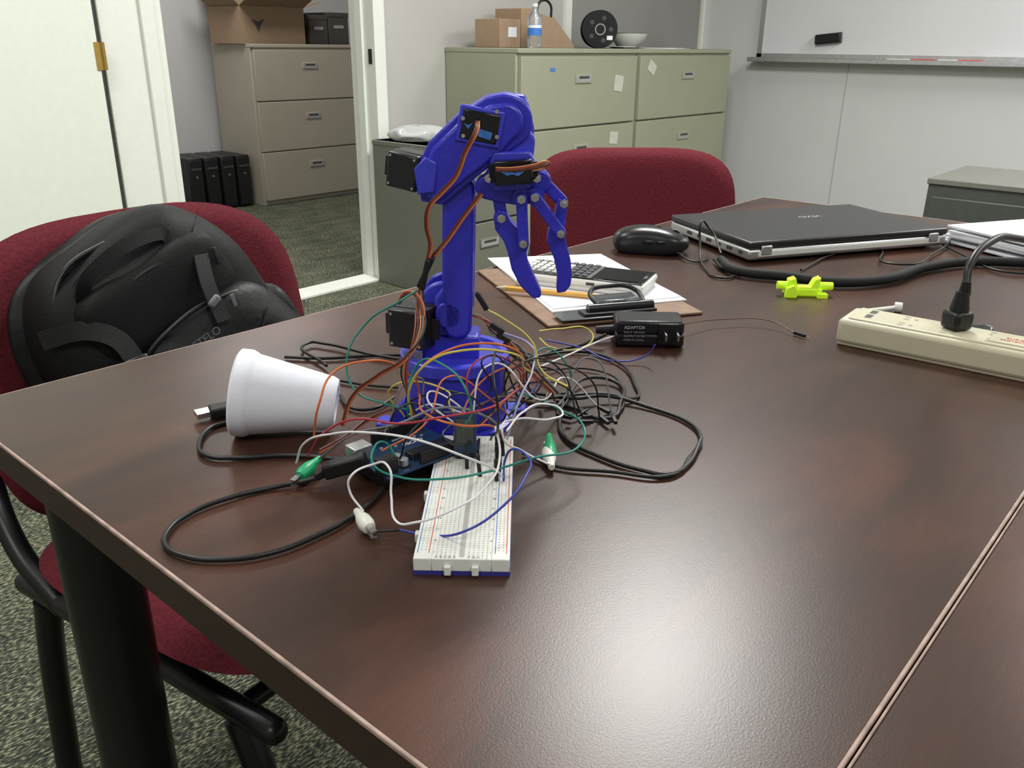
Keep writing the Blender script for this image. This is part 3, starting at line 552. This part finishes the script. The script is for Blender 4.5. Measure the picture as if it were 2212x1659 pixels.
ribbon('base_lead',[(860,880,14),(800,905,10),(745,945,8),(690,975,8)])
for i,p in enumerate([(935,555,1962,905,620,1962),(925,560,1958,912,625,1958),(1030,632,1985,1052,668,1985)]):
    plugbox(SR,'connector_%d'%i,P(*p[:3]),P(*p[3:]),.006,.004,'blk',.0008)
for i in range(5):
    wire(SR,'lower_lead_%d'%i,[(905+2*i,622,1960),(900+4*i,660,1955),(895+5*i,720,1935),(880-3*i,790,1930),(880,850,1935),(890+3*i,900,1945)],.00062,'w_'+['rs','br','os','gr','k'][i])
for i in range(5):
    wire(SR,'mid_lead_%d'%i,[(1000,680,1985),(1030+3*i,685,1985),(1065,700+6*i,1980),(1100+5*i,745,1975),(1130+6*i,790,1970),(1190+5*i,850,1965)],.00062,'w_'+['rs','br','os','k','gr'][i])
for i in range(4):
    a_=P(1060+14*i,700+20*i,1978); plugbox(SR,'mid_connector_%d'%i,a_,a_+Vector((.006,-.008,-.006)),.005,.004,'blk',.0006)
# alligator clips
def gator(p0,p1,m):
    g=grp('alligator_clip'); d=(p1-p0); 
    o=lathe('boot',[(0,0),(.0022,0),(.0030,d.length*.25),(.0048,d.length*.5),(.0052,d.length*.8),(.004,d.length),(0,d.length)],m,g,p1,(0,0,0),seg=20); o.rotation_euler=(-d).to_track_quat('Z','Y').to_euler(); o.location=p1; o.scale=(1,1,.75)
    for s in (-1,1):
        q=Vector((0,0,.0012*s)); plugbox(g,'jaw_%d'%s,p0+q*1.6,p0.lerp(p1,.45)+q*1.2,.004,.0009,'chrome',0)
mg=mat('clip_green',(.01,.36,.14),.4); mw=mat('clip_white',(.72,.73,.65),.4)
gator(P(632,1044,5),P(690,990,8),mg); gator(P(808,1155,5),P(770,1103,8),mw); gator(P(1190,1008,5),P(1186,940,7),mg); gator(P(1180,960,6),P(1192,1010,5),mw)
# ---------------------------------------------------------------- laptop
g=grp('laptop_computer',(1.320,.540,TZ),math.radians(-29.0))
w_,d_=.356,.222
box('base',(w_,d_,.016),(0,0,.012),'alu',g,bevel=.004); box('underside',(w_-.02,d_-.02,.004),(0,0,.004),'blk',g)
box('lid',(w_,d_,.010),(0,0,.0255),'lid',g,bevel=.003,seg=3); box('front_strip',(w_-.03,.003,.008),(0,-d_/2-.0005,.013),'wht',g,bevel=.001)
for s in (-1,1): box('hinge_%d'%s,(.018,.004,.014),(s*.15,-d_/2-.001,.018),'alu',g,bevel=.002)
for i in range(6): box('port_%d'%i,(.001,.013 if i%2 else .008,.005),(-w_/2-.0003,-.09+.028*i,.013),'seam',g)
for x in (-.15,.15):
    for y in (-.09,.09): cyl('foot_%d_%d'%(x*100,y*100),.007,.004,(x,y,.002),'blk',g)
txt('lid_text','VEXO',.016,(.03,.03,.0307),(0,0,math.pi),'ltxt',g)
# ---------------------------------------------------------------- mouse
g=grp('computer_mouse',(1.08,.672,TZ),math.radians(-62))
sell('shell',.056,.032,.020,'blk2',g,(0,0,.0155),e1=.7,e2=.75,fn=lambda x,y,z:(x,y*(1-.12*math.cos(x/.06*3)),max(-.015,z*(1.15-.35*(x/.06)**2-.12*x/.06))))
box('button_split',(.045,.0012,.002),(.030,0,.0325),'seam',g,rot=(0,.28,0)); cyl('scroll_wheel',.009,.006,(.034,0,.026),'rub',g,rot=(math.pi/2,0,0)); cyl('wheel_ring',.0092,.002,(.034,0,.026),'ltxt',g,rot=(math.pi/2,0,0))
for i in range(2): box('side_button_%d'%i,(.016,.002,.005),(-.002+.018*i,-.030,.020),'blkg',g,bevel=.001)
K=grp('mouse_cable'); tube('cord',[P(1462,545,8),P(1500,565,3),P(1530,562,3)],.0014,'rub',K)
# ---------------------------------------------------------------- clipboard set
g=grp('clipboard')
def slab(nm,c,z0,z1,m,par,bev=.0008):
    bm=bmesh.new(); f=bm.faces.new([bm.verts.new((x,y,z0)) for x,y in c]); r=bmesh.ops.extrude_face_region(bm,geom=[f]); bmesh.ops.translate(bm,verts=[v for v in r['geom'] if isinstance(v,bmesh.types.BMVert)],vec=(0,0,z1-z0)); return fin(nm,bm,m,par,bevel=bev)
slab('board',[(.812,.772),(.688,.549),(.849,.452),(.982,.690)],TZ+.0003,TZ+.0035,'board',g,.001)
slab('clip_plate',[(.715,.565),(.700,.540),(.790,.484),(.806,.508)],TZ+.0065,TZ+.0085,'smoke',g)
slab('clip_base',[(.735,.545),(.725,.528),(.800,.483),(.812,.500)],TZ+.0085,TZ+.012,'blk',g)
tube('clip_spring',[(.738,.534,TZ+.014),(.805,.493,TZ+.014)],.0055,'blk2',g)
slab('clip_lever',[(.762,.552),(.748,.528),(.793,.500),(.808,.524)],TZ+.018,TZ+.022,'smoke',g,.002)
tube('clip_lever_edge',[(.752,.527,TZ+.014),(.764,.550,TZ+.026),(.786,.540,TZ+.030),(.808,.522,TZ+.026),(.797,.497,TZ+.014)],.0028,'blk2',g)
g=grp('paper_stack')
slab('sheet_0',[(.868,.805),(.727,.575),(.876,.490),(1.000,.705)],TZ+.0037,TZ+.0050,'paper',g,0)
slab('sheet_1',[(.845,.770),(.735,.580),(.880,.500),(.985,.690)],TZ+.0050,TZ+.0063,'paper',g,0)
# calculator
g=grp('graphing_calculator',(.846,.617,TZ+.0064),math.radians(-72),sc=.87)
box('back',(.186,.080,.008),(0,0,.004),'key_w',g,bevel=.003); box('body',(.190,.083,.010),(0,0,.012),'wht',g,bevel=.004); box('face',(.184,.076,.002),(0,0,.0175),'blkg',g,bevel=.001); box('keypad_panel',(.108,.074,.001),(-.036,0,.0188),'dgrey',g)
box('screen',(.050,.062,.0008),(.060,0,.0188),'blkg',g)
for i in range(9):
    for j in range(5):
        box('key_%d_%d'%(i,j),(.0082,.0105,.003),(-.082+i*.0112,-.029+j*.0145,.0203),'key_w' if (i<6 and 0<j<4) else ('ltxt' if i<5 else 'key_d'),g,bevel=.0012)
txt('brand_text','CALX',.006,(.088,0,.0193),(0,0,math.pi/2),'ltxt',g)
box('usb_port',(.012,.001,.004),(.02,-.0418,.012),'seam',g)
g=grp('pencil'); a=Vector((.752,.668,TZ+.010)); b=Vector((.803,.556,TZ+.010)); d=(b-a)
for nm,t0,t1,r,m in (('barrel',0,.9,.0034,'pencil'),('ferrule',.9,.94,.0035,'alu'),('eraser',.94,1,.0033,'pink')):
    o=cyl(nm,r,d.length*(t1-t0),a.lerp(b,(t0+t1)/2),m,g,seg=6); o.rotation_euler=d.to_track_quat('Z','Y').to_euler()
o=cyl('tip',.0006,.012,a-d.normalized()*.006,'beige',g,r2=.0034,seg=6); o.rotation_euler=d.to_track_quat('Z','Y').to_euler()
# adapter
g=grp('power_adapter',(.724,.447,TZ),math.radians(-50))
box('case_lower',(.070,.040,.014),(0,0,.0075),'blk',g,bevel=.003); box('case_upper',(.069,.039,.014),(0,0,.0205),'blk2',g,bevel=.003)
box('prong_plate',(.020,.003,.022),(.018,-.0205,.015),'blk',g,bevel=.001)
for i in (-1,1): box('prong_%d'%i,(.0016,.017,.006),(.020+i*.006,-.028,.016),'chrome',g)
txt('label_1','ADAPTOR',.0045,(-.016,-.0208,.0215),(math.pi/2,0,0),'key_w',g); txt('label_2','INPUT 100-240V',.0030,(-.016,-.0208,.0165),(math.pi/2,0,0),'ltxt',g); txt('label_3','OUTPUT 5V 2A',.0030,(-.016,-.0208,.0125),(math.pi/2,0,0),'ltxt',g); txt('label_4','MADE IN CHINA',.0028,(-.016,-.0208,.0085),(math.pi/2,0,0),'ltxt',g)
cyl('strain_relief',.004,.02,(-.043,0,.012),'blk',g,rot=(0,math.pi/2,0),r2=.006)
K=grp('adapter_cord'); wire(K,'cord',[(1310,722,14),(1270,740,5),(1200,757,3),(1140,772,3),(1110,765,3)],.0016,'rub')
K=grp('thin_probe_wire'); wire(K,'lead',[(1470,700,12),(1560,690,8),(1660,692,8),(1715,718,4)],.0006,'w_br'); plugbox(K,'plug',P(1715,718,3),P(1740,726,3),.003,.003,'blk',0); plugbox(K,'pin',P(1740,726,3),P(1750,730,3),.0008,.0008,'chrome',0)
# power strip
g=grp('power_strip',(.878,.302,TZ),math.radians(-86.5),sc=.88)
box('body',(.52,.064,.030),(.26,0,.017),'beige',g,bevel=.006,seg=3); box('base',(.515,.06,.006),(.26,0,.003),'beige',g,bevel=.002); box('top_panel',(.50,.052,.003),(.26,0,.0325),'beige',g,bevel=.002)
for i,y in enumerate((-.008,.012)): box('usb_port_%d'%i,(.007,.013,.001),(.028,y,.0341),'seam',g); box('usb_rim_%d'%i,(.009,.015,.0006),(.028,y,.0340),'alu',g)
for i in range(4):
    x=.065+.045*i
    if i in (0,1,2):
        for y in (-.014,.012):
            for s_ in (-1,1): box('slot_%d_%d_%d'%(i,y*1000,s_),(.006,.0012,.0006),(x,y+s_*.0045,.0342),'ltxt',g)
            cyl('ground_%d_%d'%(i,y*1000),.002,.0006,(x+.010,y,.0342),'ltxt',g,seg=14)
box('switch_bezel',(.030,.022,.003),(.220,-.006,.035),'beige',g,bevel=.001); box('rocker_switch',(.024,.014,.006),(.220,-.006,.037),'blkg',g,bevel=.001,rot=(0,.1,0))
box('label_plate',(.05,.03,.002),(.180,-.004,.0345),'beige',g,bevel=.001); txt('label_1','SURGE',.007,(.180,-.0005,.0357),(0,0,0),'rtxt',g); txt('label_2','PROTECTED',.0055,(.180,-.009,.0357),(0,0,0),'rtxt',g)
g=grp('power_plug',(.889,.199,TZ+.0302),math.radians(-30),sc=1.05)
box('body',(.021,.021,.018),(0,0,.009),'blk',g,bevel=.004); cyl('neck',.009,.020,(0,0,.026),'blk',g,r2=.0055); cyl('relief',.0055,.012,(0.002,0,.039),'rub',g,r2=.004)
tube('cord',[(0.002,0,.042),(.010,.008,.058),(.055,.030,.073),(.12,.06,.066),(.25,.10,.03),(.40,.14,-.022)],.0036,'rub',g)
# neon part
g=grp('neon_printed_clip',(1.008,.405,TZ),math.radians(-52))
box('bar',(.044,.018,.009),(0,0,.0055),'neon',g,bevel=.001); ext('fork',[(-.018,0),(.018,0),(.019,.024),(.012,.021),(.008,.012),(-.008,.012),(-.011,.023),(-.019,.020)],-.008,.006,'neon',g,bevel=.0008)
ext('spur',[(-.024,0),(-.010,0),(-.008,.008),(-.014,.016),(-.022,.012)],-.016,-.009,'neon',g,bevel=.0008)
cyl('pin_l',.005,.012,(-.025,0,.012),'neon',g,rot=(0,math.pi/2,0),seg=24); cyl('pin_r',.005,.016,(.028,0,.012),'neon',g,rot=(0,math.pi/2,0),seg=24); box('foot',(.012,.012,.005),(.022,-.008,.0025),'neon',g)
# braided cable
K=grp('braided_cable_sleeve'); q=[P(*p) for p in ((1557,560,9),(1590,587,6),(1700,600,6),(1800,612,6),(1900,608,6),(2000,580,6),(2100,568,6),(2260,572,6))]
for v in q: v.z=TZ+.008
tube('sleeve',q,.0065,'webb',K,res=20)
q2=[v+Vector((.003,.012,-.002)) for v in q]; tube('side_cable',q2,.0022,'rub',K)
K=grp('laptop_power_cord'); wire(K,'loop',[(1558,548,15),(1530,490,40),(1515,480,50),(1512,520,25),(1525,582,3),(1560,600,3),(1600,590,3)],.0016,'rub')
wire(K,'run',[(1730,583,3),(1800,550,3),(1880,535,3),(1930,570,5),(2020,545,5),(2060,515,5)],.0015,'rub')
wire(K,'run_b',[(2020,520,4),(2100,560,4),(2160,585,4),(2240,592,4)],.0015,'rub')
# paper stack right
g=grp('document_stack',(1.525,.235,TZ),math.radians(-22))
for i in range(9): box('sheet_%d'%i,(.23,.18,.0028),(random.uniform(-.012,.012),random.uniform(-.012,.012),.0016+.0032*i),'paper',g,rot=(0,0,random.uniform(-.12,.12)))
g=grp('white_plastic_dowel'); a=P(1870,672,5); b=P(1940,664,5); plugbox(g,'rod',a,b,.005,.005,'wht',.002); cyl('knob',.006,.008,b,'wht',g,rot=(math.pi/2,0,.4)); 
g=grp('crumpled_wrapper',(.965,.205,TZ)); sell('wrapper',.030,.020,.006,'smoke',g,(0,0,.006),fn=lambda x,y,z:(x+.003*math.sin(300*y),y+.003*math.sin(260*x),max(-.0055,z*(1+.5*math.sin(220*x+150*y)))))
# ---------------------------------------------------------------- camera
cd=bpy.data.cameras.new('Camera'); cam=bpy.data.objects.new('Camera',cd); COL.objects.link(cam)
r=Vector((AX[0],AY[0],AZ[0])); u=-Vector((AX[1],AY[1],AZ[1])); f=-Vector((AX[2],AY[2],AZ[2]))
mt=Matrix(((r.x,u.x,f.x,0),(r.y,u.y,f.y,0),(r.z,u.z,f.z,1.035),(0,0,0,1))); cam.matrix_world=mt
cd.sensor_width=36; cd.lens=36*1845/2212; cd.clip_start=.01
bpy.context.scene.camera=cam
bpy.context.scene.view_settings.view_transform='Standard'; bpy.context.scene.view_settings.exposure=0
